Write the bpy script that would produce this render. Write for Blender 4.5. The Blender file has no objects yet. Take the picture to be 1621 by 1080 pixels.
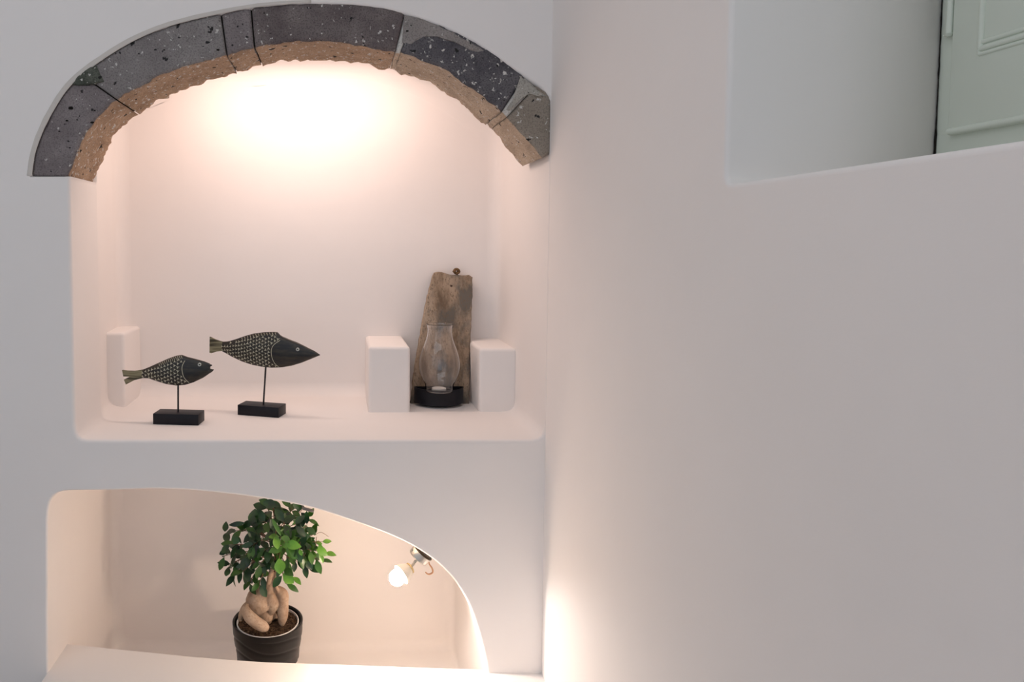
import bpy, bmesh, math, random
from mathutils import Vector, Matrix, noise
random.seed(7)
sc = bpy.context.scene
R = math.radians

# ------------------------------------------------------------------ camera
F, CX, PITCH = 1150.0, 532.0, R(3.4)
CY = 385 + F*math.tan(PITCH)
CAM = Vector((0, -1.533, 1.36))
cd = bpy.data.cameras.new('camera'); cam = bpy.data.objects.new('camera', cd)
sc.collection.objects.link(cam); sc.camera = cam
cam.location = CAM; cam.rotation_euler = (R(90)-PITCH, 0, 0)
cd.sensor_width = 36; cd.lens = F*36/1621
cd.shift_x = (810.5-CX)/1621; cd.shift_y = (CY-540)/1621
cd.clip_start = 0.01
sc.view_settings.view_transform = 'Standard'; sc.view_settings.look = 'None'
sc.view_settings.gamma = 1; sc.view_settings.use_curve_mapping = False
sc.view_settings.exposure = 0.0
try:
    sc.cycles.use_denoising = True
    sc.cycles.max_bounces = 14; sc.cycles.diffuse_bounces = 8; sc.cycles.transmission_bounces = 12
    sc.cycles.sample_clamp_indirect = 8
except Exception: pass

def ray(px, py):
    d = Vector(((px-CX)/F, 1.0, -(py-CY)/F))
    c, s = math.cos(-PITCH), math.sin(-PITCH)
    return Vector((d.x, d.y*c - d.z*s, d.y*s + d.z*c))
def P(px, py, y):                       # point on the vertical plane at depth y
    d = ray(px, py); return CAM + d*((y-CAM.y)/d.y)
def Pz(px, py, z):                      # point on a horizontal plane
    d = ray(px, py); return CAM + d*((z-CAM.z)/d.z)
def Px(px, py, x):
    d = ray(px, py); return CAM + d*((x-CAM.x)/d.x)

# ------------------------------------------------------------------ world and lights
w = bpy.data.worlds.new('world'); sc.world = w; w.use_nodes = True
w.node_tree.nodes['Background'].inputs[0].default_value = (0.86, 0.94, 1.08, 1)
w.node_tree.nodes['Background'].inputs[1].default_value = 0.56

def area(name, loc, rot, sx, sy, power, col):
    l = bpy.data.lights.new(name, 'AREA'); l.shape = 'RECTANGLE'; l.size = sx; l.size_y = sy
    l.energy = power; l.color = col
    o = bpy.data.objects.new(name, l); sc.collection.objects.link(o); o.location = loc; o.rotation_euler = rot
    return o
# warm strip hidden on the niche ceiling behind the stone arch
area('niche_strip_light', (-0.045, 0.225, P(500, 12, 0).z-0.028), (R(24), 0, 0), 0.60, 0.04, 3.0, (1.0, 0.755, 0.645))
# daylight areas added to brighten the room, unseen at the left and behind the camera
area('daylight_fill', (-2.2, -1.9, 1.7), (R(86), 0, R(-68)), 1.6, 1.6, 4, (0.86, 0.94, 1.0))
area('daylight_fill', (-.9, -3.15, 1.45), (R(90), 0, 0), 2.4, 2.2, 1, (0.86, 0.93, 1.0))
area('skylight', (-.65, -1.25, 2.55), (R(20), 0, 0), 2.2, 1.2, 9.6, (0.86, 0.93, 1.0))
BULB_STRENGTH = 320.0

# ------------------------------------------------------------------ materials
def mat(name, col, rough=.6, metal=0, spec=.5, **kw):
    m = bpy.data.materials.new(name); m.use_nodes = True
    b = m.node_tree.nodes['Principled BSDF']
    b.inputs['Base Color'].default_value = (*col, 1); b.inputs['Roughness'].default_value = rough
    b.inputs['Metallic'].default_value = metal; b.inputs['Specular IOR Level'].default_value = spec
    for k, v in kw.items(): b.inputs[k.replace('_', ' ')].default_value = v
    return m
def nodes(m): return m.node_tree.nodes, m.node_tree.links, m.node_tree.nodes['Principled BSDF']
def tex_noise(m, scale, detail=4, rough=.55, stretch=None):
    N, L, b = nodes(m)
    tc = N.new('ShaderNodeTexCoord'); t = N.new('ShaderNodeTexNoise')
    t.inputs['Scale'].default_value = scale; t.inputs['Detail'].default_value = detail; t.inputs['Roughness'].default_value = rough
    if stretch:
        mp = N.new('ShaderNodeMapping'); mp.inputs['Scale'].default_value = stretch
        L.new(tc.outputs['Object'], mp.inputs[0]); L.new(mp.outputs[0], t.inputs['Vector'])
    else: L.new(tc.outputs['Object'], t.inputs['Vector'])
    return t.outputs['Fac']
def ramp(m, fac, stops):
    N, L, b = nodes(m); r = N.new('ShaderNodeValToRGB')
    e = r.color_ramp.elements
    while len(e) < len(stops): e.new(.5)
    for i, (p, c) in enumerate(stops):
        e[i].position = p; e[i].color = (*c, 1) if len(c) == 3 else c
    L.new(fac, r.inputs[0]); return r.outputs[0]
def mix(m, fac, a, b_):
    N, L, b = nodes(m); x = N.new('ShaderNodeMix'); x.data_type = 'RGBA'
    if isinstance(fac, float): x.inputs[0].default_value = fac
    else: L.new(fac, x.inputs[0])
    for s, i in ((a, 6), (b_, 7)):
        if isinstance(s, tuple): x.inputs[i].default_value = (*s, 1)
        else: L.new(s, x.inputs[i])
    return x.outputs[2]
def bump(m, fac, strength, dist):
    N, L, b = nodes(m); u = N.new('ShaderNodeBump')
    u.inputs['Strength'].default_value = strength; u.inputs['Distance'].default_value = dist
    L.new(fac, u.inputs['Height'])
    if b.inputs['Normal'].is_linked:
        L.new(b.inputs['Normal'].links[0].from_socket, u.inputs['Normal'])
    L.new(u.outputs[0], b.inputs['Normal'])
def base(m, s): nodes(m)[1].new(s, nodes(m)[2].inputs['Base Color'])

def plaster(name, col):
    m = mat(name, col, .92, spec=.15)
    n = tex_noise(m, 3.5, 3)
    base(m, ramp(m, n, [(.3, tuple(c*.975 for c in col)), (.7, col)]))
    bump(m, tex_noise(m, 9, 2), .25, .006)
    bump(m, tex_noise(m, 70, 4, .6, (1, 1, 2.2)), .10, .0012)
    return m
M_plaster = plaster('white_plaster', (.86, .825, .805))
M_floor = mat('cement_floor', (.42, .40, .38), .6); bump(M_floor, tex_noise(M_floor, 12), .2, .004)
M_ceiling = plaster('ceiling_plaster', (.80, .78, .76))

def stone_mat(name, c1, c2, dots=.62, pits=.36):
    m = mat(name, c1, .93, spec=.15)
    a = ramp(m, tex_noise(m, 14, 6, .6), [(.32, c1), (.68, c2)])
    d = ramp(m, tex_noise(m, 115, 2, .5), [(dots+.055, (0, 0, 0)), (dots+.10, (1, 1, 1))])
    a2 = mix(m, d, a, (.62, .60, .57))
    g = tex_noise(m, 320, 3, .6)
    a3 = mix(m, ramp(m, g, [(.40, (.55, .55, .55)), (.5, (0, 0, 0))]), a2, tuple(c*.55 for c in c1))
    p = ramp(m, tex_noise(m, 60, 2), [(pits-.06, (1, 1, 1)), (pits-.03, (0, 0, 0))])
    base(m, mix(m, p, a3, (.03, .03, .03)))
    bump(m, tex_noise(m, 60, 6, .65), .55, .004)
    bump(m, tex_noise(m, 300, 3, .6), .35, .001)
    return m
# weathered volcanic stone: dark faces, rough-hewn undersides coloured browner to carry the warm niche light
M_st = [stone_mat('lilac_grey_stone', (.18, .155, .158), (.265, .235, .235)),
        stone_mat('blue_grey_stone', (.20, .18, .18), (.29, .27, .262)),
        stone_mat('dark_brown_stone', (.12, .098, .10), (.21, .18, .175)),
        stone_mat('speckled_charcoal_stone', (.075, .07, .082), (.17, .16, .168), dots=.575),
        stone_mat('beige_grey_stone', (.27, .23, .19), (.34, .30, .255))]
M_hewn_warmlit = [stone_mat('hewn_warmlit_brown', (.34, .235, .16), (.47, .34, .24), dots=.56),
          stone_mat('hewn_warmlit_tan', (.42, .33, .25), (.56, .46, .36), dots=.58)]
for m in M_hewn_warmlit: bump(m, tex_noise(m, 45, 5, .7, (1, 1, 1)), .8, .006)
M_mortar = stone_mat('lime_mortar', (.56, .54, .51), (.68, .66, .62), dots=.6)
M_moss = stone_mat('greenish_rubble', (.07, .08, .065), (.16, .165, .14), dots=.6)
M_crevice = mat('crevice_mortar', (.02, .018, .016), 1, spec=0)
M_black = mat('black_lacquer', (.004, .004, .008), .45, spec=.3)
M_blackrod = mat('black_metal', (.012, .012, .016), .4, .3)
M_fish = mat('dark_stained_wood', (.022, .019, .016), .36)
base(M_fish, ramp(M_fish, tex_noise(M_fish, 25, 5, .6, (1, 6, 6)), [(.4, (.006, .006, .008)), (.75, (.045, .036, .020))]))
M_inlay = mat('pale_inlay', (.46, .44, .33), .6)
M_tail = mat('olive_wood', (.20, .18, .10), .6)
base(M_tail, ramp(M_tail, tex_noise(M_tail, 60, 3, .6, (.15, 1, 2.2)), [(.42, (.035, .03, .015)), (.56, (.24, .22, .13))]))
M_wood = mat('weathered_driftwood', (.4, .3, .22), .85, spec=.2)
_g = ramp(M_wood, tex_noise(M_wood, 30, 6, .65, (1, 1, .22)), [(.30, (.15, .105, .072)), (.5, (.33, .25, .18)), (.72, (.43, .345, .265))])
_s = ramp(M_wood, tex_noise(M_wood, 13, 5, .6, (1, 1, .55)), [(.50, (0, 0, 0)), (.60, (.85, .85, .85))])
_w2 = mix(M_wood, _s, _g, (.11, .105, .095))
_k = ramp(M_wood, tex_noise(M_wood, 230, 3, .6, (1, 1, .5)), [(.36, (.8, .8, .8)), (.46, (0, 0, 0))])
base(M_wood, mix(M_wood, _k, _w2, (.16, .12, .085)))
bump(M_wood, tex_noise(M_wood, 70, 6, .7, (1, 1, .25)), .6, .003)
M_hole = mat('nail_hole_dark', (.05, .025, .015), .8)  # even dark brown for the hole spots on the board
M_rope = mat('jute_rope', (.16, .095, .05), .95, spec=.1); bump(M_rope, tex_noise(M_rope, 400), .8, .002)
M_wax = mat('white_wax', (.85, .84, .80), .5)
M_tin = mat('aluminium_cup', (.7, .7, .7), .35, 1)
M_glass = mat('clear_glass', (1, 1, 1), .02); nodes(M_glass)[2].inputs['Transmission Weight'].default_value = 1
nodes(M_glass)[2].inputs['IOR'].default_value = 1.45
M_pot = mat('black_glazed_ceramic', (.006, .0055, .0055), .33, spec=.3)
M_potin = mat('white_plastic', (.72, .70, .68), .4)
M_soil = mat('potting_soil', (.05, .033, .02), .95, spec=.1)
base(M_soil, ramp(M_soil, tex_noise(M_soil, 190, 3, .7), [(.4, (.022, .014, .01)), (.62, (.10, .06, .035)), (.8, (.38, .3, .22))]))
M_root = mat('ficus_bark', (.5, .38, .28), .7, spec=.3)
base(M_root, mix(M_root, ramp(M_root, tex_noise(M_root, 190, 4, .7), [(.50, (0, 0, 0)), (.68, (.75, .75, .75))]),
     ramp(M_root, tex_noise(M_root, 26, 4, .6), [(.33, (.33, .22, .15)), (.6, (.47, .35, .255)), (.8, (.52, .42, .32))]), (.27, .17, .105)))
bump(M_root, tex_noise(M_root, 120, 4, .6), .5, .002)
M_bark = mat('twig_bark', (.16, .09, .06), .8, spec=.2)
def leafmat(name, a, b_):
    m = mat(name, a, .33, spec=.5); base(m, ramp(m, tex_noise(m, 28, 3), [(.35, a), (.7, b_)]))
    nodes(m)[2].inputs['Transmission Weight'].default_value = 0
    return m
M_leaf = leafmat('dark_green_leaf', (.004, .022, .012), (.016, .068, .014))
M_leaf2 = leafmat('mid_green_leaf', (.018, .075, .010), (.045, .13, .018))
M_leaf3 = leafmat('young_lime_leaf', (.045, .16, .010), (.11, .25, .025))
M_nickel = mat('brushed_nickel', (.55, .52, .47), .32, 1)
M_dark = mat('dark_bronze_metal', (.06, .045, .03), .4, .8)
M_brass = mat('brass', (.62, .48, .26), .35, 1)
M_shade = mat('cream_ceramic', (.78, .72, .62), .45)
M_hook = mat('copper_wire', (.60, .34, .20), .4, .7)
M_greym = mat('grey_metal', (.16, .15, .14), .5, .5)
M_bulb = bpy.data.materials.new('lit_frosted_bulb'); M_bulb.use_nodes = True
_N = M_bulb.node_tree.nodes; _N.clear(); _e = _N.new('ShaderNodeEmission'); _o = _N.new('ShaderNodeOutputMaterial')
_e.inputs[0].default_value = (1.0, .75, .56, 1); _e.inputs[1].default_value = BULB_STRENGTH
M_bulb.node_tree.links.new(_e.outputs[0], _o.inputs[0])
M_green = mat('sage_green_paint', (.70, .76, .68), .5, spec=.35)
base(M_green, ramp(M_green, tex_noise(M_green, 5, 3), [(.35, (.68, .735, .655)), (.65, (.72, .78, .70))]))
bump(M_green, tex_noise(M_green, 40, 3, .6, (1, 1, .2)), .2, .0015)

# ------------------------------------------------------------------ mesh helpers
def finish(bm, name, mats, parent=None, smooth=True, mods=None, recalc=True):
    if recalc: bmesh.ops.recalc_face_normals(bm, faces=bm.faces)
    me = bpy.data.meshes.new(name); bm.to_mesh(me); bm.free()
    if not isinstance(mats, (list, tuple)): mats = [mats]
    for m in mats: me.materials.append(m)
    if smooth is True:
        for p in me.polygons: p.use_smooth = True
    elif isinstance(smooth, (int, float)) and smooth is not False:
        for p in me.polygons: p.use_smooth = True
        me.set_sharp_from_angle(angle=R(smooth))
    o = bpy.data.objects.new(name, me); sc.collection.objects.link(o)
    if parent:
        o.parent = parent; o.matrix_parent_inverse = parent.matrix_basis.inverted()
    return o
def thing(name, loc, label, cat, group=None, rotz=0):
    o = bpy.data.objects.new(name, None); sc.collection.objects.link(o); o.empty_display_size = .03
    o.location = loc; o.rotation_euler = (0, 0, rotz); o['label'] = label; o['category'] = cat
    if group: o['group'] = group
    return o
def local(o, parent):                    # geometry already written in the parent's own frame
    o.matrix_parent_inverse = Matrix.Identity(4); return o
def box(bm, c, s, bev=0, rz=0, seg=2):
    r = bmesh.ops.create_cube(bm, size=1); vs = r['verts']
    for v in vs: v.co = Vector((v.co.x*s[0], v.co.y*s[1], v.co.z*s[2]))
    if bev:
        es = list({e for v in vs for e in v.link_edges})
        q = bmesh.ops.bevel(bm, geom=es, offset=bev, segments=seg, affect='EDGES', profile=.5)
        vs = list({v for f in q['faces'] for v in f.verts} | {v for v in vs if v.is_valid})
    m = Matrix.Translation(c) @ Matrix.Rotation(rz, 4, 'Z')
    for v in vs: v.co = m @ v.co
    return vs
def tube(bm, pts, rads, seg=12, caps=True, squash=None):
    pts = [Vector(p) for p in pts]; n = len(pts)
    if not isinstance(rads, (list, tuple)): rads = [rads]*n
    prev = None; rings = []
    for i, p in enumerate(pts):
        t = (pts[min(i+1, n-1)]-pts[max(i-1, 0)]).normalized()
        if prev is None:
            a = Vector((0, 1, 0)) if abs(t.y) < .9 else Vector((1, 0, 0))
            u = (a - t*a.dot(t)).normalized()
        else: u = (prev - t*prev.dot(t)).normalized()
        prev = u; v = t.cross(u)
        rings.append([bm.verts.new(p + (u*math.cos(k*2*math.pi/seg) + v*math.sin(k*2*math.pi/seg))*rads[i]) for k in range(seg)])
    for a, b in zip(rings, rings[1:]):
        for k in range(seg): bm.faces.new((a[k], a[(k+1) % seg], b[(k+1) % seg], b[k]))
    if caps:
        bm.faces.new(rings[0][::-1]); bm.faces.new(rings[-1])
    return rings
def lathe(bm, prof, seg=48, c=(0, 0, 0), fn=None, mats=None, closed=False):
    rings = []
    for r, z in prof:
        ring = []
        for k in range(seg):
            a = 2*math.pi*k/seg; rr = fn(r, z, a) if fn else r
            ring.append(bm.verts.new((c[0]+rr*math.cos(a), c[1]+rr*math.sin(a), c[2]+z)))
        rings.append(ring)
    pairs = list(zip(rings, rings[1:]))
    if closed: pairs.append((rings[-1], rings[0]))
    for i, (a, b) in enumerate(pairs):
        for k in range(seg):
            f = bm.faces.new((a[k], a[(k+1) % seg], b[(k+1) % seg], b[k]))
            if mats: f.material_index = mats[i]
    if not closed:
        for ring in (rings[0], rings[-1]):
            bmesh.ops.contextual_create(bm, geom=ring)
def spline(pts, n):
    """Catmull-Rom through points of any dimension (tuples or Vectors)"""
    V = [Vector(p) for p in pts]; out = []
    m = len(V)-1
    for j in range(n):
        t = j/(n-1)*m; i = min(int(t), m-1); u = t-i
        p0, p1, p2, p3 = V[max(i-1, 0)], V[i], V[i+1], V[min(i+2, m)]
        out.append(.5*((2*p1)+(p2-p0)*u+(2*p0-5*p1+4*p2-p3)*u*u+(3*p1-p0-3*p2+p3)*u**3))
    return out
def resample(loop, step, closed=True):
    pts = [Vector(p) for p in loop]
    if closed: pts = pts+[pts[0]]
    out = []
    for a, b in zip(pts, pts[1:]):
        n = max(1, round((b-a).length/step))
        for k in range(n): out.append(a.lerp(b, k/n))
    if not closed: out.append(pts[-1])
    return out
def smooth_loop(loop, it, lock=None):
    for _ in range(it):
        n = len(loop)
        loop = [loop[i] if lock and lock(loop[i]) else (loop[i-1]+loop[i]*2+loop[(i+1) % n])/4 for i in range(n)]
    return loop
def offset(loop, d):
    """move a closed 2D loop outward (d>0) along its averaged normals; loop runs counter-clockwise"""
    n = len(loop); out = []
    for i in range(n):
        t = (loop[(i+1) % n]-loop[i-1])
        if t.length < 1e-9: out.append(loop[i].copy()); continue
        t.normalize(); out.append(loop[i]+Vector((t.y, -t.x))*d)
    return out
def shrink(loop, d):
    """inset a closed 2D loop by d at its bounding sides, without folds"""
    xs_ = [p.x for p in loop]; zs_ = [p.y for p in loop]
    cx, cz = (min(xs_)+max(xs_))/2, (min(zs_)+max(zs_))/2
    kx, kz = 1-2*d/(max(xs_)-min(xs_)), 1-2*d/(max(zs_)-min(zs_))
    return [Vector((cx+(p.x-cx)*kx, cz+(p.y-cz)*kz)) for p in loop]
def ccw(loop):
    s = sum(loop[i-1].x*loop[i].y-loop[i].x*loop[i-1].y for i in range(len(loop)))
    return loop if s > 0 else loop[::-1]

def opening(bm, loop, r, rings, rc, yb, to3, xmax=None):
    """rim of radius r round a front opening, side walls through rings [(depth, loop)], rounded back corners rc, back cap at depth yb.
    returns the front edge loop of verts"""
    seq = []
    for k in range(7):
        a = k/6*math.pi/2; seq.append((r*(1-math.sin(a)), offset(loop, r*(1-math.cos(math.pi/2-a)) )))
    seq = []
    for k in range(7):
        a = k/6*math.pi/2
        seq.append((r-r*math.cos(a), offset(loop, r-r*math.sin(a))))
    seq += rings
    if rc:
        last = rings[-1][1] if rings else loop
        for k in range(1, 7):
            a = k/6*math.pi/2; seq.append((yb-rc+rc*math.sin(a), shrink(last, rc-rc*math.cos(a))))
        seq.append((yb, shrink(last, rc+.012)))
    if xmax: seq = [(d, [Vector((min(p.x, xmax), p.y)) for p in lp]) for d, lp in seq]
    vr = [[bm.verts.new(to3(p.x, p.y, d)) for p in lp] for d, lp in seq]
    n = len(loop)
    for a, b in zip(vr, vr[1:]):
        for i in range(n):
            try: bm.faces.new((a[i], a[(i+1) % n], b[(i+1) % n], b[i]))
            except ValueError: pass
    if rc:
        f = bm.faces.new(vr[-1]); f.smooth = False
        bmesh.ops.triangulate(bm, faces=[f])
    return vr[0], vr[-1]
def fill_front(bm, rect3, hole_loops):
    es = []
    rv = [bm.verts.new(p) for p in rect3]
    for i in range(len(rv)): es.append(bm.edges.new((rv[i-1], rv[i])))
    for lp in hole_loops:
        for i in range(len(lp)):
            e = bm.edges.get((lp[i-1], lp[i])) or bm.edges.new((lp[i-1], lp[i])); es.append(e)
    g = bmesh.ops.triangle_fill(bm, use_beauty=True, use_dissolve=False, edges=es)
    ff = [x for x in g['geom'] if isinstance(x, bmesh.types.BMFace)]
    return rv, ff
def mark_flat(me, test):
    pass

# ------------------------------------------------------------------ key levels
Z_SHELF = P(500, 697, 0).z
Z_PLAT = P(450, 1066, 0).z
X_R = P(866, 540, 0).x                   # face of the right wall
YB = 0.466                               # back of both niches
XL = P(115, 500, 0).x
def q(px, py): v = P(px, py, 0); return Vector((v.x, v.z))

OUT = [(50, 279), (54, 250), (61, 225), (70, 203), (80, 183), (98, 153), (118, 129), (150, 103), (200, 71), (250, 48), (300, 33), (350, 22), (400, 13),
       (450, 8), (500, 6), (560, 8), (610, 14), (650, 25), (700, 42), (760, 72), (820, 115), (862, 150)]
INN = [(105, 279), (119, 245), (135, 210), (158, 180), (185, 157), (230, 131), (280, 109), (330, 94), (360, 86), (400, 74), (450, 66), (500, 65),
       (560, 69), (625, 80), (640, 84), (700, 108), (760, 148), (800, 182), (830, 215), (860, 250)]

# ------------------------------------------------------------------ back wall with its two niches
bm = bmesh.new()
xr = X_R-.0006
arch2 = [q(*p) for p in OUT]; arch2 = [Vector((min(v.x, xr), v.y)) for v in arch2]
ledgeL = q(116, 279); ledgeL.x = XL
# counter-clockwise from bottom left: bottom, right, arch right->left, ledge
up = [Vector((XL, Z_SHELF)), Vector((xr, Z_SHELF)), Vector((xr, q(862, 150).y))] + arch2[::-1][1:] + [ledgeL]
up = ccw(up); up = resample(up, .012)
keep_step = lambda p: p.y > q(0, 300).y and p.x < q(135, 0).x
up = smooth_loop(up, 5, keep_step)
zin = lambda x: 0
top_lim = q(500, 18).y
O2 = []
for p in up:
    x, z = p.x, p.y
    if z > q(0, 281).y:                  # behind the stones the cavity keeps its straight sides and a slightly lower vault
        inside = p.x > XL+.004; x = min(max(x, XL), xr)
        z = min(z-(.008 if inside else 0)+.07*max(0, min(1, (-.22-x)/.3)), top_lim)
    O2.append(Vector((x, z)))
def taper(loop, d):                      # left side leans outward with depth
    k = d/YB
    return [Vector((p.x - .042*k*max(0, min(1, (XL+.05-p.x)/.05)), p.y)) for p in loop]
run = [i for i, p in enumerate(up) if p.x < XL+.004 and p.y > q(0, 283).y]
# spread the points that fell on the left side evenly up the wall
za, zb_ = q(0, 283).y, max(up[i].y for i in run)-.0082+.07
srt = sorted(run, key=lambda i: i) if up[run[-1]].x < up[run[0]].x or True else run
if up[srt[0]].y > up[srt[-1]].y: srt = srt[::-1]
for k, i in enumerate(srt): O2[i] = Vector((XL, za+(zb_-za)*k/(len(srt)-1)))
# light smoothing to round the inner vault
def smooth_top(lp):
    for _ in range(12):
        n = len(lp); lp = [(lp[i-1]+lp[i]*2+lp[(i+1) % n])/4 if lp[i].y > q(0, 281).y and lp[i].x > XL+.01 else lp[i] for i in range(n)]
    return lp
O2 = smooth_top(O2)
rings = [(.168, up), (.170, O2)] + [(d, taper(O2, d)) for d in (.25, .33, .40, YB-.035)]
to3 = lambda a, b, d: (a, d, b)
f1, _ = opening(bm, up, .008, rings, .034, YB, to3, xr)

LOW = [(75, 1100), (75, 1000), (75, 900), (75, 812), (77, 795), (84, 782), (98, 777), (140, 777), (200, 776), (240, 774), (300, 776), (350, 781), (400, 787),
       (450, 795), (500, 806), (560, 826), (610, 844), (650, 862), (690, 888), (720, 918), (742, 955), (758, 1000), (768, 1040), (773, 1068), (774, 1100)]
lw = [q(*p) for p in LOW]
zf = CAM.z-1.15
lw[0].y = zf; lw[-1].y = zf
lw = ccw([lw[0]] + [v for v in lw[1:-1]] + [lw[-1]])
lw = resample(lw, .011); lw = smooth_loop(lw, 4)
rings2 = [(d, [p.copy() for p in lw]) for d in (.1, .2, .3, YB-.03)]
f2, _ = opening(bm, lw, .005, rings2, .028, YB, to3)
Hc = 2.62
rect, ff = fill_front(bm, [(-2.3, 0, 0), (X_R+.001, 0, 0), (X_R+.001, 0, Hc), (-2.3, 0, Hc)], [f1, f2])
flat = set(ff)
# thickness: back and outer faces
yt = YB+.12
bk = [bm.verts.new((v.co.x, yt, v.co.z)) for v in rect]
bm.faces.new(bk)
for i in range(4): bm.faces.new((rect[i-1], rect[i], bk[i], bk[i-1]))
for f in bm.faces: f.smooth = True
for f in bm.faces:
    if len({round(v.co.y, 6) for v in f.verts}) == 1: f.smooth = False
bmesh.ops.recalc_face_normals(bm, faces=bm.faces)
me = bpy.data.meshes.new('wall_back'); bm.to_mesh(me); bm.free(); me.materials.append(M_plaster)
o = bpy.data.objects.new('wall_back', me); sc.collection.objects.link(o); o['kind'] = 'structure'

# ------------------------------------------------------------------ right wall with the deep window recess
JY = Px(1149, 250, X_R).y
SZ = Px(1149, 292, X_R).z
XD = X_R + .24; WW = .90
bm = bmesh.new()
hole = [Vector((JY-WW, SZ)), Vector((JY, SZ)), Vector((JY, SZ+.60)), Vector((JY-WW, SZ+.60))]
hole = resample(ccw(hole), .008); hole = smooth_loop(hole, 3)
to3r = lambda a, b, d: (X_R+d, a, b)
f1, last = opening(bm, hole, .006, [(.12, hole), (.30, hole)], 0, 0, to3r)
rect, ff = fill_front(bm, [(X_R, -3.2, 0), (X_R, YB+.12, 0), (X_R, YB+.12, Hc), (X_R, -3.2, Hc)], [f1])
rect2, ff2 = fill_front(bm, [(X_R+.30, -3.2, 0), (X_R+.30, YB+.12, 0), (X_R+.30, YB+.12, Hc), (X_R+.30, -3.2, Hc)], [last])
for i in range(4): bm.faces.new((rect[i-1], rect[i], rect2[i], rect2[i-1]))
for f in bm.faces: f.smooth = len({round(v.co.x, 6) for v in f.verts}) != 1
bmesh.ops.recalc_face_normals(bm, faces=bm.faces)
me = bpy.data.meshes.new('wall_right'); bm.to_mesh(me); bm.free(); me.materials.append(M_plaster)
o = bpy.data.objects.new('wall_right', me); sc.collection.objects.link(o); o['kind'] = 'structure'

def struct(name, c, s, m, bev=0):
    b = bmesh.new(); box(b, c, s, bev); o = finish(b, name, m, smooth=30); o['kind'] = 'structure'; return o
struct('floor', (-.77, -1.3, -.03), (3.1, 3.9, .06), M_floor)
struct('ceiling', (-.77, -1.3, Hc+.03), (3.1, 3.9, .06), M_ceiling)
struct('wall_left', (-2.35, -1.3, Hc/2), (.1, 3.9, Hc), M_plaster)

# ------------------------------------------------------------------ window: green frame and closed shutters
xs = XD
win = bpy.data.objects.new('window_1', None); sc.collection.objects.link(win); win.location = (xs, JY-WW/2, SZ)
win['kind'] = 'structure'
y0, y1 = JY-WW, JY
zb, zt = SZ, SZ+.60
zleaf = Px(1518, 213, xs).z             # bottom edge of the leaf
yf = Px(1512, 120, xs).y               # edge between frame and leaf
b = bmesh.new()
fw = y1-yf                              # visible width of the frame post
for c, s in [((xs+.03, y1-fw/2, (zb+zt)/2), (.06, fw, .60)), ((xs+.03, y0+fw/2, (zb+zt)/2), (.06, fw, .60)),
             ((xs+.031, (y0+y1)/2, (zb+zleaf+.004)/2), (.0624, WW, zleaf+.004-zb)), ((xs+.03, (y0+y1)/2, zt-.02), (.062, WW, .04))]:
    box(b, c, s, .0012)
finish(b, 'window_frame', M_green, win, smooth=30)
def leaf_panel(ya, yb_, hinge):
    b = bmesh.new(); zc = (zleaf+zt-.045)/2; h = zt-.045-zleaf
    box(b, (xs+.006, (ya+yb_)/2, zc), (.024, abs(ya-yb_), h), .002)
    # raised moulding that frames the sunk panel and the rounded bottom nosing
    pts = []
    o = finish(b, 'shutter', M_green, win, smooth=30)
    b = bmesh.new()
    lo, hi = min(ya, yb_), max(ya, yb_)
    zp = Px(1565, 76, xs).z
    tube(b, [(xs-.005, lo+.002, zleaf+.004), (xs-.005, hi-.002, zleaf+.004)], .0038, 12)
    for k, (dz, r) in enumerate(((0, .0032), (.0065, .0026), (-.0055, .0022))):
        e = .038-abs(dz)*.2
        L = [(xs-.006, lo+e, zp+dz), (xs-.006, hi-e, zp+dz), (xs-.006, hi-e, zt-.10-dz), (xs-.006, lo+e, zt-.10-dz)]
        for i in range(4): tube(b, [L[i-1], L[i]], r, 10)
    finish(b, 'moulding', M_green, o, smooth=40)
    return o
ym = (y0+y1)/2
leaf_panel(yf, ym+.001, 1); leaf_panel(ym-.001, y0+fw, -1)
# hinge pin cover on the post
b = bmesh.new()
hp = Px(1501, 55, xs-.006); 
tube(b, [(xs-.005, hp.y, hp.z), (xs-.005, hp.y, hp.z+.22)], .0034, 12)
tube(b, [(xs-.005, hp.y, hp.z-.002), (xs-.005, hp.y, hp.z+.001)], [.0022, .005], 12)
box(b, (xs-.003, hp.y+.005, hp.z+.0015), (.002, .010, .0016))
finish(b, 'hinge', M_green, win, smooth=40)
# dark shrinkage crack between jamb plaster and frame
b = bmesh.new()
cp = []
for k in range(40):
    z = zb+.003+.3*k/39; cp.append((xs-.001, JY-.0012+.0006*noise.noise(Vector((0, 0, z*90))), z))
tube(b, cp, [.0005+.0006*abs(noise.noise(Vector((3, 0, k*.6)))) + (.0006 if k < 8 else 0) for k in range(40)], 6)
tube(b, [(xs-.0005, JY-.001, zb+.0245), (xs-.0005, JY-fw, zb+.0245)], .0004, 6)
finish(b, 'crack', M_crevice, win)

# ------------------------------------------------------------------ built-in bench that runs into the lower niche
bm = bmesh.new()
pl = [Vector((P(75, 1066, 0).x, -.5)), Vector((X_R, -.5)), Vector((X_R, 0)), Vector((P(775, 1066, 0).x+.012, 0)), Vector((P(775, 1066, 0).x+.012, .012))]
for px, py in ((770, 1059), (700, 1057), (620, 1054), (540, 1051), (480, 1049), (420, 1047), (360, 1043), (300, 1038), (240, 1032), (180, 1026), (115, 1019)):
    v = Pz(px, py, Z_PLAT); pl.append(Vector((v.x, v.y)))
pl += [Vector((P(75, 1066, 0).x-.012, pl[-1].y+.004)), Vector((P(75, 1066, 0).x-.012, .006)), Vector((P(75, 1066, 0).x, .0))]
tv = [bm.verts.new((p.x, p.y, Z_PLAT)) for p in pl]
top = bm.faces.new(tv)
ex = bmesh.ops.extrude_face_region(bm, geom=[top])
for v in ex['geom']:
    if isinstance(v, bmesh.types.BMVert): v.co.z = .0
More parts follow.
